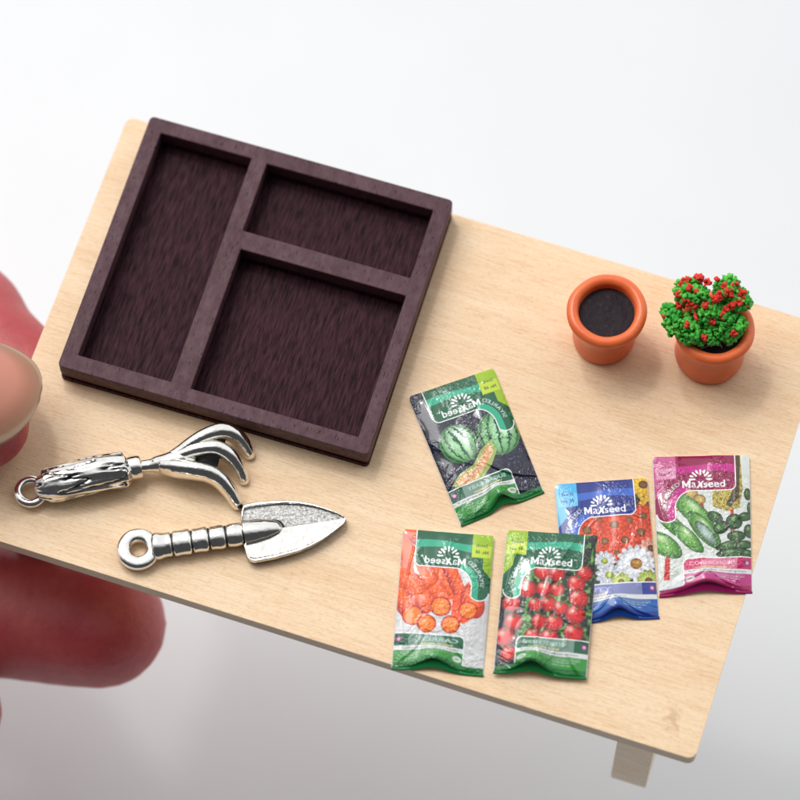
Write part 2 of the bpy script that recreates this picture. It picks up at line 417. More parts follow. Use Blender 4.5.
v, f = tube(P, R, 32); from_py('ferrule', v, f, M_metal.m, rake, True, True)
parts = []
def tine(pts, n=40, k=1.0, fl=1.0):
    P, R = spline([at(x, y, z) for x, y, z, r in pts], [r * k for x, y, z, r in pts], n)
    parts.append(tube(P, R, 20, fl))
    bm = bmesh.new(); bmesh.ops.create_uvsphere(bm, u_segments=16, v_segments=8, radius=R[-1] * .98, matrix=Matrix.Translation(P[-1]))
    me = bpy.data.meshes.new('t'); bm.to_mesh(me); bm.free()
    parts.append(([w.co.copy() for w in me.vertices], [tuple(p.vertices) for p in me.polygons])); bpy.data.meshes.remove(me)
tine([(140, 466.5, .24, .088), (150, 465.5, .24, .095), (158, 464, .26, .125), (170, 462, .30, .15), (182, 459, .33, .14)], 24)
def fuse(parts_, name, mat, parent, vox=0.018, sm=4):
    V, F = merge(parts_)
    o = from_py(name, V, F, mat, parent, True, False)
    r = o.modifiers.new('r', 'REMESH'); r.mode = 'VOXEL'; r.voxel_size = vox; r.use_smooth_shade = True
    if sm: s = o.modifiers.new('s', 'SMOOTH'); s.iterations = sm; s.factor = 0.5
    dg = bpy.context.evaluated_depsgraph_get(); dg.update()
    me = bpy.data.meshes.new_from_object(o.evaluated_get(dg)); old = o.data; o.modifiers.clear(); o.data = me
    bpy.data.meshes.remove(old)
    for p in me.polygons: p.use_smooth = True
    if parent is not None:
        M = Matrix.Translation(parent.location) @ parent.rotation_euler.to_matrix().to_4x4()
        me.transform(M.inverted())
    return o
neck = list(parts); parts = []
T1 = [(168, 460, .30, .07), (180, 452.5, .34, .075), (192, 444, .40, .08), (206, 436, .44, .085), (221, 431.5, .42, .09), (234, 435, .32, .09), (243, 444, .18, .082), (249.5, 454.5, .06, .062)]
T2 = [(168, 462, .30, .08), (183, 455, .36, .08), (200, 449.5, .44, .08), (216, 448, .45, .085), (229, 455, .36, .09), (238, 467, .20, .082), (244, 480, .06, .062)]
T3 = [(162, 466.5, .24, .08), (176, 468.5, .29, .10), (192, 470.5, .35, .098), (208, 473.5, .36, .096), (220, 480.5, .29, .092), (229.5, 491.5, .18, .085), (237, 504.5, .06, .066)]
web = []
tine([(160, 464, .27, .08), (172, 460.5, .31, .11), (184, 458, .33, .10), (192, 456, .35, .06)], 20); tine([(162, 465, .27, .10), (178, 464, .30, .15), (190, 462, .33, .11)], 20); tine([(160, 464, .27, .09), (176, 460, .31, .14), (188, 455, .34, .10)], 20)
web = list(parts); parts = []
fuse(neck + web, 'shank', M_metal.m, rake, 0.016, 5)
def web_between(A, B, t1):
    a, _ = spline([at(x, y, z) for x, y, z, r in A], [0] * len(A), 60); b, _ = spline([at(x, y, z) for x, y, z, r in B], [0] * len(B), 60)
    V, F = [], []; m = int(60 * t1)
    for i in range(m):
        for k in range(7):
            t = k / 6; p = a[i].lerp(b[i], t); V.append(p - Vector((0, 0, .03 + .10 * math.sin(math.pi * t))))
        for k in range(7):
            t = k / 6; p = a[i].lerp(b[i], t); V.append(p - Vector((0, 0, .07 + .10 * math.sin(math.pi * t))))
    for i in range(m - 1):
        for k in range(13):
            F.append((i * 14 + k, (i + 1) * 14 + k, (i + 1) * 14 + k + 1, i * 14 + k + 1) if k != 6 else (i * 14 + 6, (i + 1) * 14 + 6, (i + 1) * 14 + 13, i * 14 + 13))
    return V, F
V, F = merge([web_between(T1, T2, .62), web_between(T2, T3, .58)])
from_py('web', V, F, M_groove.m, rake, True, True)
for T, k, fl in ((T1, 1.36, 1.15), (T2, 1.28, 1.15), (T3, 1.34, 1.5)):
    parts = []; tine(T, 60, k, fl); fuse(list(parts), 'tine', M_metal.m, rake, 0.016, 3)

# ---------------------------------------------------------------- metal trowel
trowel = tag(empty('trowel', at(235, 537, 0), math.radians(8)), 'small silver trowel with banded handle and pointed blade in front of the rake', 'trowel', TG)
v, f = torus(at(138.5, 549.5, .12), 0.208, 0.098, 48, 20, 0.9, 0.7); from_py('hanging_ring', v, f, M_metal.m, trowel, True, True)
A0, A1 = at(151.5, 546.8, .16), at(243.5, 533.6, .17)
cuts = [0.0, 0.225, 0.437, 0.625, 0.81, 1.0]
for k in range(5):
    a, b = A0.lerp(A1, cuts[k] + .009), A0.lerp(A1, cuts[k + 1] - .009)
    n = 20; P = [a.lerp(b, i / (n - 1)) for i in range(n)]
    r0 = [.19, .185, .178, .172, .168][k]
    R = [r0 * (1 - 0.10 * abs(2 * i / (n - 1) - 1) ** 12) + (0.012 * math.sin(i * .33) if k == 0 else .004 * math.sin(i * .4 + k)) for i in range(n)]
    v, f = tube(P, R, 40, 0.82); from_py('handle_band', v, f, M_metal.m, trowel, True, True)
P = [A0.lerp(A1, t / 40) for t in range(41)]; v, f = tube(P, [.152] * 41, 32, 0.82); from_py('handle_core', v, f, M_groove.m, trowel, True, True)
out_px = [(242.5, 508), (243.5, 505), (248, 503.3), (258, 501.5), (272, 500.2), (287, 499.8), (300, 501), (313, 503.6), (325, 507.5), (336, 512), (343.5, 516), (345.6, 519), (343.5, 523.5), (334, 531.5), (322.5, 540), (311, 546.5), (299, 551.5), (287, 555), (275, 558.3), (262, 560.8), (254.5, 562), (250, 560.6), (247, 556), (244, 545), (242, 532), (241.5, 520)]
def dens(pts, n):
    Pp = [Vector((x, y, 0)) for x, y in pts]; Pp.append(Pp[0])
    L = [0.0]
    for i in range(len(Pp) - 1): L.append(L[-1] + (Pp[i + 1] - Pp[i]).length)
    o_ = []; j = 0
    for i in range(n):
        t = L[-1] * i / n
        while L[j + 1] < t: j += 1
        o_.append(Pp[j].lerp(Pp[j + 1], (t - L[j]) / (L[j + 1] - L[j])))
    return o_
OP = dens(out_px, 220); ctr = Vector((286, 529, 0))
r0_, r1_ = Vector((243, 533, 0)), Vector((343.5, 518, 0))            # the blade's middle ridge
def ridge_d(q):
    d = (r1_ - r0_); t = max(0, min(1, (q - r0_).dot(d) / d.dot(d))); return (q - (r0_ + d * t)).length, (q - (r0_ + d * t)).y
def blade_z(q, s):
    dd, sgn = ridge_d(q)
    edge = 0.0
    z = 0.160 - 0.0004 * dd if sgn > 0 else 0.150 - 0.0012 * dd
    if s > 0.90: z = z + 0.015 - 0.035 * max(0, (s - 0.97) / 0.03) ** 2
    elif s > .86: z += 0.015 * (s - .86) / .04
    if sgn <= 0 and s < 0.86: z -= 0.035
    return z
rings = [0.0] + [i / 40 for i in range(1, 35)] + [.86, .87, .88, .89, .90, .92, .94, .955, .97, .98, .99, 1.0]
def foot(th):                                                        # nearest ridge point for each outline point
    d = (r1_ - r0_); t = max(0.0, min(1, (th - r0_).dot(d) / d.dot(d))); return r0_ + d * t
V, F, MI = [], [], []
nO = len(OP)
for s in rings:
    for p in OP:
        q = foot(p).lerp(p, s); V.append(at(q.x, q.y, blade_z(q, s)))
top_n = len(rings)
for z in (0.11, 0.06, 0.03):
    for p in OP:
        q = p + (p - ctr).normalized() * (0.5 if z < .1 else .2); V.append(at(q.x, q.y + 0.9, z))
for j in range(top_n + 2):
    for i in range(nO):
        F.append((j * nO + i, j * nO + (i + 1) % nO, (j + 1) * nO + (i + 1) % nO, (j + 1) * nO + i))
        pm = OP[i]; MI.append(1 if (j < top_n - 1 and rings[j] < 0.86 and ridge_d(pm)[1] <= 0) else (2 if j >= top_n + 0 else 0))
F = [tuple(reversed(q)) for q in F]
bl = from_py('blade', V, F, [M_metal.m, M_recess.m, M_groove.m], trowel, True, True)
bl.data.polygons.foreach_set('material_index', MI)
P, R = spline([at(242.5, 533.5, .17), at(244.5, 533, .17), at(255, 531.3, .175), at(268, 529, .17), at(277, 527.6, .15), at(281.5, 527, .12)], [.12, .178, .165, .14, .10, .035], 40)
v, f = tube(P, R, 32, 0.85); from_py('socket', v, f, M_metal.m, trowel, True, True)
P, R = spline([at(243, 533, .12), at(260, 530.5, .12), at(279, 527.5, .12), at(284, 526.8, .1)], [.185, .172, .115, .04], 30)
v, f = tube(P, R, 24, 0.5); from_py('socket_seam', v, f, M_groove.m, trowel, True, True)

# ---------------------------------------------------------------- printed artwork for the seed packets
def srgb(r, g, b):
    return tuple(((c / 255 + 0.055) / 1.055) ** 2.4 if c > 10 else c / 255 / 12.92 for c in (r, g, b))
NW, NH = 200, 310                           # vertices across and along one packet front
SS = 2
class Canvas:
    """units: 100 wide, 155 tall, y down"""
    def __init__(s, bgc):
        s.w, s.h = NW * SS, NH * SS
        s.X, s.Y = np.meshgrid((np.arange(s.w) + .5) / s.w * 100, (np.arange(s.h) + .5) / s.h * 155)
        s.A = np.zeros((s.h, s.w, 3)); s.A[:] = bgc
        s.rs = np.random.RandomState(3)
        s.N = s.smooth(5)
    def smooth(s, cell, seed=0):
        rs = np.random.RandomState(seed + cell); gw, gh = int(s.w / cell / SS) + 3, int(s.h / cell / SS) + 3
        g = rs.rand(gh, gw); x = np.arange(s.w) / cell / SS; y = np.arange(s.h) / cell / SS
        xi, yi = x.astype(int), y.astype(int); fx, fy = x - xi, (y - yi)[:, None]
        fx = fx * fx * (3 - 2 * fx); fy = fy * fy * (3 - 2 * fy)
        a = g[yi][:, xi] * (1 - fx) + g[yi][:, xi + 1] * fx; b = g[yi + 1][:, xi] * (1 - fx) + g[yi + 1][:, xi + 1] * fx
        return a * (1 - fy) + b * fy
    def put(s, m, c): 
        s.A[m] = c if isinstance(c, tuple) else c[m]
    def rect(s, x0, y0, x1, y1, c): s.put((s.X >= x0) & (s.X < x1) & (s.Y >= y0) & (s.Y < y1), c)
    def ell(s, cx, cy, rx, ry, rot=0.0):
        c_, s_ = math.cos(math.radians(rot)), math.sin(math.radians(rot)); dx, dy = s.X - cx, s.Y - cy
        return (dx * c_ + dy * s_) / rx, (-dx * s_ + dy * c_) / ry
    def blob(s, cx, cy, rx, ry, rot, edge, mid, hi=None, hx=-.35, hy=-.4, hr=.25, clip=None):
        u, v = s.ell(cx, cy, rx, ry, rot); r = np.sqrt(u * u + v * v); m = r < 1
        if clip is not None: m &= clip
        t = np.clip(1 - r ** 2.2, 0, 1)[..., None]
        col = np.array(edge) * (1 - t) + np.array(mid) * t; col *= (0.86 + 0.28 * s.N)[..., None]
        if hi is not None:
            g = np.exp(-(((u - hx) ** 2 + (v - hy) ** 2) / hr ** 2))[..., None]; col = col * (1 - g) + np.array(hi) * g
        s.A[m] = col[m]; return u, v, r, m
    def poly(s, pts, c, clip=None):
        m = np.zeros_like(s.X, bool); n = len(pts)
        for i in range(n):
            (x0, y0), (x1, y1) = pts[i], pts[(i + 1) % n]
            if y0 == y1: continue
            k = ((y0 > s.Y) != (y1 > s.Y)) & (s.X < (x1 - x0) * (s.Y - y0) / (y1 - y0) + x0); m ^= k
        if clip is not None: m &= clip
        if c is not None: s.put(m, c)
        return m
    def tris(s, T, c):
        for a, b, d in T:
            x0, x1 = min(a[0], b[0], d[0]), max(a[0], b[0], d[0]); y0, y1 = min(a[1], b[1], d[1]), max(a[1], b[1], d[1])
            i0, i1 = int(max(0, x0 / 100 * s.w - 1)), int(min(s.w, x1 / 100 * s.w + 2)); j0, j1 = int(max(0, y0 / 155 * s.h - 1)), int(min(s.h, y1 / 155 * s.h + 2))
            if i1 <= i0 or j1 <= j0: continue
            X, Y = s.X[j0:j1, i0:i1], s.Y[j0:j1, i0:i1]
            e = lambda p, q: (q[0] - p[0]) * (Y - p[1]) - (q[1] - p[1]) * (X - p[0])
            e1, e2, e3 = e(a, b), e(b, d), e(d, a); m = ((e1 >= 0) & (e2 >= 0) & (e3 >= 0)) | ((e1 <= 0) & (e2 <= 0) & (e3 <= 0))
            s.A[j0:j1, i0:i1][m] = c
    def text(s, body, x, y, w, h, c, bold=0.0, fn=None):
        """text stretched into a box with its baseline at y; fn bends the points"""
        T, bb = glyphs(body, bold); sc = (w / (bb[2] - bb[0]), h / (bb[3] - bb[1]))
        pts = [[((p[0] - bb[0]) * sc[0] + x, y - (p[1] - bb[1]) * sc[1]) for p in t] for t in T]
        if fn: pts = [[fn(*p) for p in t] for t in pts]
        s.tris(pts, c)
    def result(s, mirror):
        A = s.A.reshape(NH, SS, NW, SS, 3).mean((1, 3))
        return A[:, ::-1] if mirror else A
_g = {}
def glyphs(body, bold):
    if (body, bold) in _g: return _g[body, bold]
    cu = bpy.data.curves.new('t', 'FONT'); cu.body = body; cu.size = 1; cu.offset = bold; cu.resolution_u = 3
    o_ = bpy.data.objects.new('t', cu); COL.objects.link(o_)
    dg = bpy.context.evaluated_depsgraph_get(); dg.update(); me = bpy.data.meshes.new_from_object(o_.evaluated_get(dg))
    me.calc_loop_triangles(); T = [[(me.vertices[i].co.x, me.vertices[i].co.y) for i in t.vertices] for t in me.loop_triangles]
    xs = [p[0] for t in T for p in t]; ys = [p[1] for t in T for p in t]
    bpy.data.objects.remove(o_); bpy.data.curves.remove(cu); bpy.data.meshes.remove(me)
    _g[body, bold] = (T, (min(xs), min(ys), max(xs), max(ys))); return _g[body, bold]
WHITE = srgb(250, 250, 250)
def header(c, dark, wave, tab, tab2, tabtxt, arc='SIYARLED'):
    # banner with a rounded lower right corner and a sweep down the left side
    def band(g):
        x, y = c.X, c.Y
        body = (x < 84 + g) & (y < 41 + g) & ~((x > 78) & (y > 35) & (((x - 78) ** 2 + (y - 35) ** 2) > (6 + g) ** 2))
        cx, cy, r = 42, 62, 22 - g
        left = (x < 42) & (y >= 40) & (y < 76 + g) & ~(((x - cx) ** 2 + (y - cy) ** 2 < r * r) | ((x > cx - r) & (y > cy)))
        return (body | left) & ~((x < 22) & (y > 66) & ((x - 12) ** 2 + (y - 66) ** 2 > (10 + g) ** 2) & (y > 66))
    c.put(band(1.0), WHITE); m = band(0.0)
    c.put(m, dark)
    wv = (c.Y > 12 + 1.5 * np.sin(c.X / 14)) & (c.Y < 21 + 2.5 * np.sin(c.X / 16 + 1))
    c.put(m & wv, wave)
    r2 = (c.X - 42) ** 2 + (c.Y - 62) ** 2
    c.put(m & (c.X < 34) & (c.Y > 24) & ((r2 < 29 ** 2) | (c.Y > 62) & (c.X > 13)), wave)
    t = (c.X < 23) & (c.Y < 28) | (c.X < 22) & (c.Y >= 28) & (c.Y < 28 + (22 - c.X) * 1.0) & (c.X < 10) | (c.X < 8) & (c.Y < 42 - c.X * 1.5)
    c.put(t & m, tab); c.put(t & m & (c.Y > 13) & (c.Y < 27) & (c.X > 2), tab2)
    c.text(tabtxt[0], 6, 15, 13, 3.4, dark, 0.01); c.text(tabtxt[1], 5, 23, 14, 4, dark, 0.02)
    # arc lettering
    def bend(x, y):
        a = math.radians(182 + x * 0.95); r = 31 + (6 - y); return (42 + r * math.cos(a), 62 + r * math.sin(a))
    c.text(arc, 0, 6, 62, 4.4, srgb(220, 235, 228), 0.0, bend)
    # logo: word with a dancing figure for its x under a fan of seeds
    c.poly([(29, 38), (29, 30), (31.2, 30), (33.2, 34.2), (35.2, 30), (37.4, 30), (37.4, 38), (35.6, 38), (35.6, 33.2), (33.8, 36.8), (32.6, 36.8), (30.8, 33.2), (30.8, 38)], WHITE); c.text('a', 38.4, 38, 5, 6.0, WHITE, 0.0); c.text('seed', 51, 38, 22.5, 8.2, WHITE, 0.01)
    c.text('TM', 75, 31.5, 3.6, 1.8, WHITE)
    c.poly([(45.2, 31), (46.6, 30.4), (48.4, 32.5), (50.2, 30.2), (51.6, 30.8), (49.6, 34), (50.4, 38.5), (48.4, 38.5), (47.4, 36), (45.6, 38.6), (43.4, 38.6), (46.6, 34)], WHITE)
    for k in range(9):
        a = math.radians(180 + 22.5 * k)
        for rr, sz in ((7.2, 1.25), (10.2, 1.45)):
            if rr < 8 and k % 2: continue
            u, v = c.ell(48.3 + rr * math.cos(a), 28.6 + rr * 0.95 * math.sin(a), sz * 1.5, sz * .8, math.degrees(a)); c.put(u * u + v * v < 1, WHITE)
def footer(c, x0, d1, d2, line1, line2, bottom, white_left=False):
    rr = lambda x0_, y0_, x1_, y1_: (c.X >= x0_) & (c.X < x1_) & (c.Y >= y0_) & (c.Y < y1_) & ~((c.X < x0_ + 6) & (c.Y < y0_ + 6) & ((c.X - x0_ - 6) ** 2 + (c.Y - y0_ - 6) ** 2 > 36))
    c.put(rr(x0 - 1, 117, 101, 152), WHITE); c.put(rr(x0, 118, 101, 131), d1)
    c.put(rr(x0 + 18, 118, 84, 131) & (c.X + c.Y > x0 + 142), tuple(0.75 * a + 0.25 for a in d1))
    c.rect(x0, 131, 101, 136, srgb(228, 230, 228)); c.rect(x0, 136, 101, 149, d2)
    c.put((c.X > x0 + 10) & (c.X < 92) & (c.Y > 136.5) & (c.Y < 141 + 2 * np.sin(c.X / 9)), tuple(min(1, 0.8 * a + 0.12) for a in d2))
    c.text(line1, x0 + 6, 125.5, 46, 4.4, tuple(min(1, a + .5) for a in d1), 0.02); c.text(line2, x0 + 12, 130, 34, 2.6, srgb(240, 230, 160), 0.02)
    c.text('Packed in accordance with seed regulations', x0 + 5, 134.8, 62, 2.4, srgb(60, 60, 60), 0.01)
    u, v = c.ell(95, 124, 3.2, 3.4); c.put(u * u + v * v < 1, srgb(150, 60, 130)); c.put(u * u + v * v < .3, srgb(235, 190, 215))
    u, v = c.ell(x0 + 6, 143.5, 5, 3.4); c.put(u * u + v * v < 1, srgb(225, 230, 225)); c.text('OK', x0 + 3.6, 144.8, 4.8, 2.8, d2, 0.03)
    for k in range(3): c.text('seed mix net weight'[: 19 - 3 * k], 62, 140.5 + 2.6 * k, 30 - 5 * k, 1.5, srgb(225, 240, 225))
    c.rect(0, 149, 101, 156, bottom)
GREEN, MINT, LIME, LIME2, LEAF = srgb(14, 112, 78), srgb(60, 184, 150), srgb(168, 200, 40), srgb(205, 222, 70), srgb(66, 160, 70)
BOT_G = srgb(26, 128, 60)
GREENSET = (GREEN, MINT, LIME, LIME2, ('Seeds', 'No. 68'))
def art_watermelon():
    c = Canvas(srgb(32, 36, 60)); n = c.smooth(2) ; k = c.smooth(4, 9)
    c.A *= (0.5 + 1.1 * n)[..., None]; c.put(n > .82, srgb(120, 122, 150)); c.put((k > .88), srgb(70, 74, 100))
    for cx, cy, rx, ry, rot, nS in ((69, 72, 21, 23, 15, 5), (23, 76, 24, 26, -10, 5)):
        u, v, r, m = c.blob(cx, cy, rx, ry, rot, srgb(80, 140, 76), srgb(168, 220, 168), srgb(235, 248, 238), -.3, -.4, .4)
        w = u / np.sqrt(np.clip(1 - v * v, .05, 1)); lon = np.arcsin(np.clip(w, -1, 1)) * nS / math.pi * 1.25 + .35 * (c.N - .5)
        st = np.abs(lon - np.round(lon)) < 0.13 + .12 * (c.smooth(3) - .5); c.put(m & st, srgb(24, 74, 48))
        c.put(m & (np.abs(lon - np.round(lon)) < .26) & (c.smooth(2, 4) > .62), srgb(60, 130, 90))
    # cut wedge of orange fleshed melon
    c.poly([(34, 80), (32, 94), (44, 108), (62, 120), (82, 122), (93, 113), (80, 104), (62, 100), (50, 88)], srgb(176, 196, 116))
    m = c.poly([(38, 83), (36, 94), (48, 105), (64, 116), (82, 118), (90, 112), (78, 106), (62, 103), (49, 92)], srgb(244, 212, 176))
    c.put(m & (c.smooth(4, 3) > .55), srgb(232, 176, 130)); c.put(m & (c.smooth(2, 8) > .86), srgb(90, 50, 30))
    header(c, *GREENSET); footer(c, 27, GREEN, LEAF, 'SUGAR BABY', 'Watermelon', BOT_G)
    return c.result(True)
def art_carrot():
    c = Canvas(srgb(222, 222, 222)); c.A *= (0.93 + 0.1 * c.smooth(14))[..., None]
    OR, OD, OL = srgb(250, 100, 24), srgb(190, 40, 6), srgb(255, 148, 76)
    def carrot(x0, y0, x1, y1, w0, w1):
        dx, dy = x1 - x0, y1 - y0; L = math.hypot(dx, dy); t = ((c.X - x0) * dx + (c.Y - y0) * dy) / L / L; d = ((c.X - x0) * dy - (c.Y - y0) * dx) / L
        w = w0 + (w1 - w0) * np.clip(t, 0, 1); m = (t > 0) & (t < 1) & (np.abs(d) < w); q = np.clip(np.abs(d + .25 * w) / w, 0, 1)[..., None] ** 2
        col = (np.array(OL) * .35 + np.array(OR) * .65) * (1 - q) + np.array(OD) * q; col *= (0.9 + .2 * c.smooth(3, 5))[..., None]; c.A[m] = col[m]
    carrot(104, -6, 76, 10, 12, 12)
    for a in ((92, 30, 66, 80, 9, 9), (80, 32, 52, 78, 9, 8), (64, 38, 42, 78, 8, 8), (47, 40, 29, 76, 8, 7), (108, 14, 48, 82, 13, 11), (108, 42, 62, 92, 13, 12), (106, 66, 84, 96, 10, 10)): carrot(*a)
    def cut(x, y, r):
        c.blob(x, y, r * 1.05, r, 0, OD, OR); c.blob(x, y, r * .9, r * .86, 0, srgb(250, 128, 40), srgb(255, 162, 60)); c.blob(x, y, r * .42, r * .4, 0, srgb(240, 110, 30), srgb(255, 176, 80))
    c.poly([(12, 92), (14, 70), (24, 56), (40, 74), (40, 96), (26, 104)], OR)
    c.blob(18, 78, 13, 19, 20, OD, OR, OL, -.2, -.3, .5); cut(22, 88, 10); cut(82, 98, 11); cut(66, 106, 10); cut(40, 105, 10); cut(52, 86, 11)
    header(c, *GREENSET); footer(c, 24, GREEN, LEAF, 'CARROT', 'carrot seeds', BOT_G)
    return c.result(True)
def art_tomato():
    c = Canvas(srgb(40, 54, 44)); k = c.smooth(7, 2); c.put(k > .6, srgb(90, 140, 70)); c.put(k > .8, srgb(150, 190, 110))
    c.rect(0, 76, 22, 150, srgb(26, 32, 46))
    st = lambda a, b, w: c.poly([(a[0] - w, a[1]), (a[0] + w, a[1]), (b[0] + w, b[1]), (b[0] - w, b[1])], srgb(86, 150, 66))
    st((32, 36), (26, 128), 1.4); st((60, 40), (62, 128), 1.2); st((84, 60), (78, 120), 1)
    rs = random.Random(4)
    for x, y, r in [(43, 45, 10), (58, 47, 9), (88, 44, 9), (80, 56, 10), (16, 58, 9), (28, 66, 10), (46, 64, 9), (60, 64, 8), (84, 72, 11), (12, 82, 10), (38, 82, 8), (52, 80, 9), (66, 84, 8), (82, 90, 11), (16, 102, 10), (44, 100, 9), (60, 100, 10), (82, 110, 11), (8, 118, 11), (38, 116, 9), (56, 116, 10), (14, 136, 9)]:
        c.blob(x, y, r, r * .95, 0, srgb(150, 12, 20), srgb(232, 44, 48), srgb(255, 190, 180), -.35, -.35, .3)
        for j in range(5):
            a = rs.uniform(0, 6.28); c.poly([(x, y - r * .7), (x + 5 * math.cos(a), y - r * .7 + 4 * math.sin(a)), (x + 1.6, y - r * .6)], srgb(70, 130, 60))
    header(c, *GREENSET); footer(c, 22, GREEN, LEAF, 'CHERRY TOMATO', 'vegetable seeds', BOT_G)
    return c.result(False)
def daisy(c, x, y, r, n, pet, petd, eye, eyed, sq=.9):
    for lay in (1.0, .72):
        for k in range(n):
            a = 2 * math.pi * k / n + lay * 1.3
            c.blob(x + r * .55 * lay * math.cos(a), y + r * .55 * lay * sq * math.sin(a), r * .48 * lay, r * 2.0 / n * lay + r * .05, math.degrees(a), petd, pet)
    c.blob(x, y, r * .3, r * .27, 0, eyed, eye)
def art_blue():
    c = Canvas(srgb(30, 44, 36)); k = c.smooth(6, 2); c.put(k > .55, srgb(50, 84, 44)); c.put(k > .85, srgb(90, 120, 60))
    Y, YD = srgb(240, 205, 50), srgb(196, 150, 20); B, BD = srgb(150, 95, 40), srgb(70, 40, 20)
    daisy(c, 95, 8, 17, 11, Y, YD, B, BD); daisy(c, 100, 30, 12, 10, Y, YD, B, BD)
    OR, OD = srgb(240, 100, 40), srgb(190, 50, 20)
    for x, y, r in ((92, 44, 15), (76, 48, 15), (44, 46, 13), (30, 56, 17), (60, 52, 16), (88, 62, 16), (48, 70, 15), (70, 70, 15), (60, 84, 12), (38, 84, 12)):
        daisy(c, x, y, r, 10, OR, OD, srgb(170, 120, 70), srgb(90, 60, 30))
    daisy(c, 98, 80, 14, 12, srgb(235, 180, 160), srgb(210, 110, 90), B, BD)
    for x, y, r in ((50, 108, 15), (46, 92, 12)): daisy(c, x, y, r, 12, srgb(225, 228, 232), srgb(180, 184, 190), srgb(200, 205, 80), srgb(120, 140, 40))
    daisy(c, 80, 97, 22, 16, srgb(246, 246, 246), srgb(205, 208, 215), srgb(205, 160, 60), srgb(150, 90, 40))
    daisy(c, 92, 116, 13, 12, srgb(205, 215, 120), srgb(150, 165, 60), B, BD); daisy(c, 62, 116, 11, 12, srgb(220, 230, 150), srgb(165, 180, 80), srgb(160, 150, 60), BD)
    D = srgb(44, 66, 150)
    header(c, D, srgb(76, 120, 206), srgb(92, 190, 232), srgb(130, 206, 240), ('Seeds', 'No. 25'))
    footer(c, -1, srgb(52, 74, 164), srgb(34, 110, 184), 'BEAUTY', 'flower seeds', srgb(16, 66, 150))
    return c.result(False)
def art_pink():
    c = Canvas(srgb(226, 230, 224)); k = c.smooth(10, 2); c.A *= (.9 + .14 * k)[..., None]
    m = c.poly([(60, 36), (84, 30), (86, 0), (90, 0), (92, 40), (88, 62), (76, 66), (60, 60)], srgb(206, 190, 90)); c.put(m & (c.smooth(3, 5) > .55), srgb(150, 130, 60))
    c.poly([(84, 0), (90, 0), (88, 50), (78, 62), (74, 58), (82, 40)], srgb(96, 80, 44))
    for x, y in ((26, 46), (38, 44), (32, 54), (46, 52), (22, 58), (44, 60)): c.blob(x, y, 7, 6, 0, srgb(140, 110, 60), srgb(220, 196, 120))
    c.rect(46, 56, 50, 74, srgb(200, 60, 50)); c.rect(78, 64, 82, 100, srgb(200, 60, 50))
    c.poly([(8, 112), (13, 112), (11, 150), (4, 150)], srgb(214, 60, 60))
    for x, y, rx, ry, rt in ((40, 66, 29, 11, 46), (50, 86, 26, 10, 52), (18, 80, 22, 8, 46), (6, 100, 24, 11, 38), (32, 94, 24, 8, 48)):
        c.blob(x, y, rx, ry, rt, srgb(44, 110, 34), srgb(130, 190, 90), srgb(206, 230, 180), -.2, -.4, .3)
    c.blob(52, 90, 17, 6, 52, srgb(60, 90, 60), srgb(190, 210, 200))
    for x, y, rx, ry, rt in ((62, 72, 9, 6, 30), (68, 84, 9, 7, -30), (82, 78, 9, 9, 10), (94, 72, 9, 5, -20), (84, 94, 10, 6, 0), (98, 88, 6, 8, 0), (76, 104, 15, 5, -14), (92, 104, 10, 5, -10), (80, 113, 18, 6, -4), (96, 114, 8, 5, 0), (97, 46, 4, 7, 0), (99, 62, 3, 7, 0)):
        c.blob(x, y, rx, ry, rt, srgb(20, 46, 26), srgb(74, 120, 58), srgb(150, 190, 120), -.2, -.4, .22)
    header(c, srgb(160, 14, 92), srgb(206, 40, 150), srgb(208, 112, 160), srgb(226, 160, 190), ('Seeds', 'No. 41'))
    footer(c, 27, srgb(206, 28, 110), srgb(196, 60, 140), 'CORNICHON', 'cucumber seeds', srgb(168, 20, 100))
    c.rect(0, 140, 26, 150, srgb(222, 224, 224))
    return c.result(False)

def packet_mats(name, seed, gusset):
    m = Mat('printed_film_' + name, rough=0.32, Specular_IOR_Level=0.35, Coat_Weight=0.9, Coat_Roughness=0.06)
    a = m.n.new('ShaderNodeAttribute'); a.attribute_name = 'print'; m.to(a.outputs['Color'], 'Base Color')
    mp = m.n.new('ShaderNodeMapping'); mp.inputs['Location'].default_value = (seed * 3.1, seed * 1.7, 0); m.l.new(m.tc.outputs['Object'], mp.inputs[0])
    patch = m.ramp(m.noise(1.5, mp.outputs[0], 3, 0.6, .8), [(0.45, 0.03), (0.56, 1.0)])
    fine = m.noise(21, mp.outputs[0], 2, 0.6, .6)
    hgt = m.math('MULTIPLY', fine, patch)
    for sock in ('Normal', 'Coat Normal'):
        b = m.n.new('ShaderNodeBump'); b.inputs['Strength'].default_value = 1.0; b.inputs['Distance'].default_value = 0.024
        m.l.new(hgt, b.inputs['Height']); m.l.new(b.outputs[0], m.b.inputs[sock])
    g = Mat('gusset_film_' + name, gusset, 0.25)
    return m.m, g.m
M_back = Mat('packet_back_film', (0.72, 0.73, 0.74), 0.3)
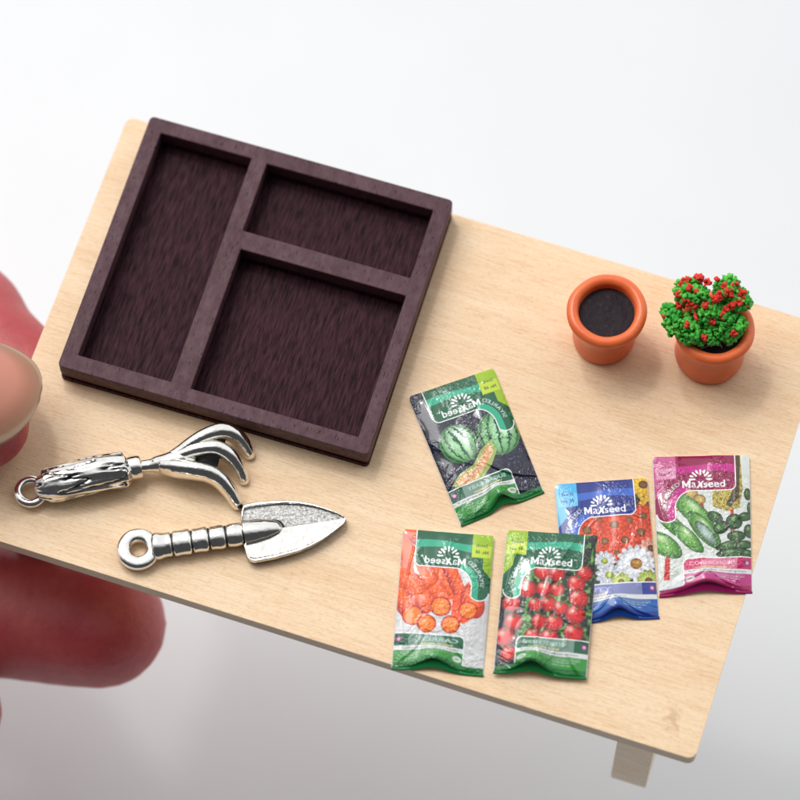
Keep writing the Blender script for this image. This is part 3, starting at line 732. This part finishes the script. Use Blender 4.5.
def packet(kind, label, px, art, mirror_seed, gcol, notch=(0.0, 0.30), z0=0.0, lift=1.0, creases=()):
    TL, TR, BR, BL = [at(x, y, 0.07 + z0) for x, y in px]
    root = tag(empty('seed_packet', Vector(((TL + BR) / 2).xy.to_tuple() + (H + z0,)), math.atan2(*(TR - TL).yx)), label, 'seed packet', 'seed packets lying on the table')
    mf, mg = packet_mats(kind, mirror_seed, gcol)
    amp_n = (0.16, 0.15, 0.12, 0.19, 0.13)[mirror_seed - 1]; nx, nw = notch; rs = random.Random(mirror_seed); Wd = (TR - TL).length
    down = ((BL - TL) + (BR - TR)).normalized()
    def base(u, v):                         # u -1..1 across, v 0..1 down
        a = TL.lerp(TR, (u + 1) / 2); b = BL.lerp(BR, (u + 1) / 2); p = a.lerp(b, v)
        rc = 0.0
        if v < .03 and abs(u) > .94: p = p + down * 0.05 * ((abs(u) - .94) / .06) ** 2 * (1 - v / .03)
        return p
    def bell(u): return math.exp(-((u - nx) / nw) ** 2)
    def surf(u, v):
        p = base(u, v); e = max(0.0, 1 - u ** 6) ; s = max(0, math.sin(math.pi * min(1, v * 1.0))) ** 0.45
        z = 0.075 * e * s * lift
        k = max(0.0, (v - .70) / .30); k = k * k * (3 - 2 * k)
        z += amp_n * bell(u) * k - 0.02 * k * abs(u)
        p = p - down * 0.125 * bell(u) * max(0, (v - .8) / .2) ** 1.5
        z += 0.010 * mnoise.noise(Vector((u * 1.6 + mirror_seed, v * 2.6, 1.0))) * e * 2.4
        z += 0.006 * mnoise.noise(Vector((u * 4 + mirror_seed, v * 7, 5.0))) * e
        for (u0, v0, u1, v1, amp, wd) in creases:
            du, dv = u1 - u0, (v1 - v0) * 3.0; L = math.hypot(du, dv); t = ((u - u0) * du + (v - v0) * 3.0 * dv) / L / L
            if -0.1 < t < 1.1:
                bend_ = .10 * math.sin(math.pi * max(0, min(1, t)))
                d = ((u - u0) * dv - (v - v0) * 3.0 * du) / L + bend_
                z += amp * max(0, 1 - abs(d) / wd) ** 2 * max(0, min(1, (t + .1) * 5)) * max(0, min(1, (1.1 - t) * 5))
        return Vector((p.x, p.y, H + z0 + 0.035 + z))
    V = [surf(-1 + 2 * i / (NW - 1), j / (NH - 1)) for j in range(NH) for i in range(NW)]
    F = [(j * NW + i, (j + 1) * NW + i, (j + 1) * NW + i + 1, j * NW + i + 1) for j in range(NH - 1) for i in range(NW - 1)]
    o_ = from_py('front_panel', V, F, mf, root, True, True)
    ca = o_.data.color_attributes.new('print', 'FLOAT_COLOR', 'POINT')
    buf = np.ones((NH * NW, 4), np.float32); buf[:, :3] = np.clip(art.reshape(-1, 3), 0, 1) ** 1.22; ca.data.foreach_set('color', buf.ravel())
    # back sheet, a little larger, with side walls up to the front
    n = 60; ring = []
    ring += [(-1 + 2 * i / n, 0) for i in range(n)] + [(1, i / n) for i in range(n)] + [(1 - 2 * i / n, 1) for i in range(n)] + [(-1, 1 - i / n) for i in range(n)]
    def backp(u, v):
        p = base(u * 1.015, v); p = p - down * 0.055 * bell(u) * max(0, (v - .8) / .2) ** 1.5
        if v > .99: p = p + down * 0.035
        return Vector((p.x, p.y, H + z0 + 0.008 + (0.05 * bell(u) if v > .99 else 0)))
    V = []
    for (u, v) in ring: V.append(surf(u, v) - Vector((0, 0, .004)))
    for (u, v) in ring: V.append(backp(u, v))
    N = len(ring); F = []
    for i in range(N):
        j = (i + 1) % N
        if ring[i][1] == 1 and ring[j][1] == 1: continue
        F.append((i, i + N, j + N, j))
    cvt = len(V); V.append(Vector((((TL + BR) / 2).x, ((TL + BR) / 2).y, H + z0 + .006)))
    for i in range(N): F.append((cvt, (i + 1) % N + N, i + N))
    from_py('back_panel', V, F, M_back.m, root, False, True)
    # folded gusset between the two bottom edges
    V, F = [], []; m_ = 80
    for i in range(m_ + 1):
        u = -1 + 2 * i / m_; a = surf(u, 1) - Vector((0, 0, .006)); b = backp(u, 1) + Vector((0, 0, .004)); mid = (a + b) / 2 - down * (0.03 + 0.16 * bell(u))
        mid.z = min(mid.z, a.z - .004)
        lip = b + Vector((0, 0, 0.022)) - down * .01
        V += [a, mid, lip, b + down * 0.006, b - Vector((0, 0, .003))]
    for i in range(m_):
        for k in range(4): F.append((i * 5 + k, i * 5 + k + 1, i * 5 + k + 6, i * 5 + k + 5))
    from_py('bottom_gusset', V, F, mg, root, True, True)
    return root
packet('watermelon', 'dark seed packet with green watermelons and mirrored lettering, lying alone behind the other packets', [(408.5, 396), (493.5, 367), (543, 489.5), (461, 523)],
       art_watermelon(), 1, srgb(20, 112, 50), (0.05, .23), 0, 1.0, [(-1, .36, .0, .70, .022, .16), (.0, .66, 1, .88, .030, .05), (-.6, .97, .0, .80, .016, .08), (.1, .80, .7, .96, .016, .08)])
packet('carrot', 'green and white seed packet with orange carrots and mirrored lettering, nearest the front edge', [(403.5, 528), (494.3, 535), (483, 673), (392, 666)],
       art_carrot(), 2, srgb(20, 120, 60), (-.1, .40), 0, 1.0, [(-.85, .95, -.35, .72, .016, .06), (-.35, .72, .15, .68, .016, .06), (.15, .68, .6, .93, .016, .06), (-.72, .1, -.78, .8, .010, .05), (.9, .52, .3, .70, .012, .1)])
blue = packet('daisy', 'blue seed packet with orange and white daisies, partly under the tomato packet', [(555, 483.5), (647, 477), (659, 615), (567, 621)],
       art_blue(), 3, srgb(14, 60, 140), (0.12, .30), 0, 0.9, [(-.5, .95, .0, .82, .014, .08), (.0, .82, .8, .98, .016, .06), (.86, .1, .94, .8, .010, .06), (.5, .50, .0, .74, .014, .1)])
packet('tomato', 'green seed packet with red cherry tomatoes, overlapping the blue daisy packet', [(507.5, 529), (599, 535), (586, 676), (494, 670)],
       art_tomato(), 4, srgb(18, 116, 56), (-.22, .36), 0.06, 1.0, [(.5, .05, -.1, .55, .022, .14), (-.1, .55, .0, .95, .022, .08), (-.7, .12, -.9, .6, .02, .14), (.5, .70, .8, .97, .022, .1), (.0, .82, -.4, .95, .012, .06)])
packet('cucumber', 'pink magenta seed packet with green cucumbers, rightmost packet on the table', [(653, 456), (749.5, 454), (752, 590), (660, 594)],
       art_pink(), 5, srgb(150, 18, 90), (0.0, .50), 0, 1.0, [(-.3, .45, .1, .85, .024, .18), (.1, .60, .9, .40, .012, .12), (-.5, .92, .0, .84, .014, .06), (.0, .84, .7, .97, .014, .06), (.75, .05, .8, .8, .010, .06), (-.9, .1, -.8, .5, .016, .12)])

# ---------------------------------------------------------------- the hand that holds the table
hand = tag(empty('person', Vector((-15, -0.5, 0)), 0), 'bare left hand reaching in from the left, thumb on the table and fingers beneath', 'hand')
el = []
def ball(p, rx, ry=None, rz=None, n=20):
    bm = bmesh.new(); bmesh.ops.create_uvsphere(bm, u_segments=n, v_segments=n // 2 + 2, radius=1, matrix=Matrix.Translation(p) @ Matrix.Diagonal((rx, ry or rx, rz or rx, 1)))
    me = bpy.data.meshes.new('t'); bm.to_mesh(me); bm.free(); el.append(([v.co.copy() for v in me.vertices], [tuple(q_.vertices) for q_ in me.polygons])); bpy.data.meshes.remove(me)
def finger(pts, steps=34, flat=0.94):
    P, R = spline([p for p, r in pts], [r for p, r in pts], steps)
    for p, r in zip(P, R): ball(p, r, r, r * flat)
def hv(x, y, z): return Vector((x, y, H + z))
tip = at(-31, 404, 0.82)
th_dir = Vector((1, -0.16, -0.14)).normalized()
finger([(hv(-17.5, 3.6, -2.2), 1.7), (hv(-14.5, 3.2, -.8), 1.35), (hv(-11.5, 1.9, .7), 1.05), (tip - th_dir * 3.0 + Vector((0, .35, .28)), 1.0), (tip - th_dir * 1.8 + Vector((0, .05, .08)), .98), (tip - th_dir * .7, .92), (tip - th_dir * .12, .80)], 56, .88)
ball(tip + th_dir * .05 + Vector((0, 0, -.06)), .78, .80, .62); ball(at(-20, 424, .55), .72, .70, .5); ball(at(-60, 428, .6), .9, .8, .6)
# index, middle, ring, little finger: under the table
finger([(hv(-14.8, 2.8, -2.0), 1.1), (hv(-11.4, 4.2, -2.1), .98), (at(-75, 292, -1.5), .90), (at(-12, 347, -1.25), .82), (at(40, 388, -1.12), .72)], 40)
finger([(hv(-15, .9, -2.1), 1.1), (hv(-11.8, .9, -2.3), 1.0), (hv(-8.4, .2, -2.1), .92), (hv(-6.0, -.5, -1.4), .84), (hv(-4.4, -1.0, -1.2), .76)], 40)
finger([(hv(-15, -1.0, -2.1), 1.05), (hv(-11.8, -1.3, -2.7), 1.0), (at(-170, 596, -3.0), 1.02), (at(-20, 606, -2.95), 1.04), (at(66, 618, -2.9), 1.02), (at(101, 624, -2.85), .97)], 46)
finger([(hv(-15, -2.8, -2.1), .95), (hv(-12.4, -3.9, -2.3), .86), (hv(-9.2, -4.2, -3.0), .82), (at(-90, 708, -3.1), .78), (at(-46, 713, -3.1), .72)], 40)
for x in range(8):                          # palm and wrist
    t = x / 7
    ball(hv(-14.6 - 8.5 * t, 0.2 + .2 * t, -2.15), 2.2, 3.9 - 1.0 * t, 1.25 + .1 * t, 28)
for x in range(6): ball(hv(-23 - 1.5 * x, .4, -2.1), 2.2, 2.9, 1.45, 28)
body = fuse(el, 'hand', M_skin.m, hand, 0.075, 6)
# wrinkles over the joints and fine folds beside the nail
nv = len(body.data.vertices); co = np.empty(nv * 3, np.float32); no = np.empty(nv * 3, np.float32)
body.data.vertices.foreach_get('co', co); body.data.vertices.foreach_get('normal', no); co = co.reshape(-1, 3); no = no.reshape(-1, 3)
for i in range(nv):
    w = Vector(co[i]) + hand.location
    if w.x > -11: co[i] += no[i] * (0.020 * mnoise.noise(w * 1.4) + 0.010 * mnoise.noise(Vector((w.x * 5, w.y * 1.4, w.z * 1.4))))
body.data.vertices.foreach_set('co', co.ravel()); body.data.update()
# thumb nail
side = Vector((0, 0, 1)).cross(th_dir).normalized(); upv = th_dir.cross(side).normalized()
rl = math.radians(-13); s2 = side * math.cos(rl) + upv * math.sin(rl); u2 = upv * math.cos(rl) - side * math.sin(rl)
NU, NV = 41, 60; V, F, tipn = [], [], []
for j in range(NV):
    sl = j / (NV - 1); s_ = -1.25 + 2.22 * sl
    w = .92
    if s_ > .05: w = .92 * math.sqrt(max(0, 1 - ((s_ - .05) / .925) ** 2.3))
    if sl < .16: w *= math.sqrt(1 - (1 - sl / .16) ** 2) * .35 + .65
    for i in range(NU):
        t = -1 + 2 * i / (NU - 1); y_ = t * w
        h_z = .81 - .50 * (y_ / .92) ** 2 - 0.17 * max(0, s_ + .2) ** 2 - (.09 * (1 - sl / .1) ** 2 if sl < .1 else 0)
        V.append(tip + th_dir * s_ + s2 * y_ + u2 * h_z)
        edge = math.hypot(max(0, s_ + .1) / 1.07, y_ / .86 * (0.95 if s_ > -.1 else .8)); tipn.append(min(1, edge))
for j in range(NV - 1):
    for i in range(NU - 1): F.append((j * NU + i, (j + 1) * NU + i, (j + 1) * NU + i + 1, j * NU + i + 1))
nl = from_py('thumbnail', V, F, M_nail.m, hand, True, True)
aa = nl.data.attributes.new('tipness', 'FLOAT', 'POINT'); aa.data.foreach_set('value', tipn)
sd = nl.modifiers.new('thick', 'SOLIDIFY'); sd.thickness = 0.028; sd.offset = 0
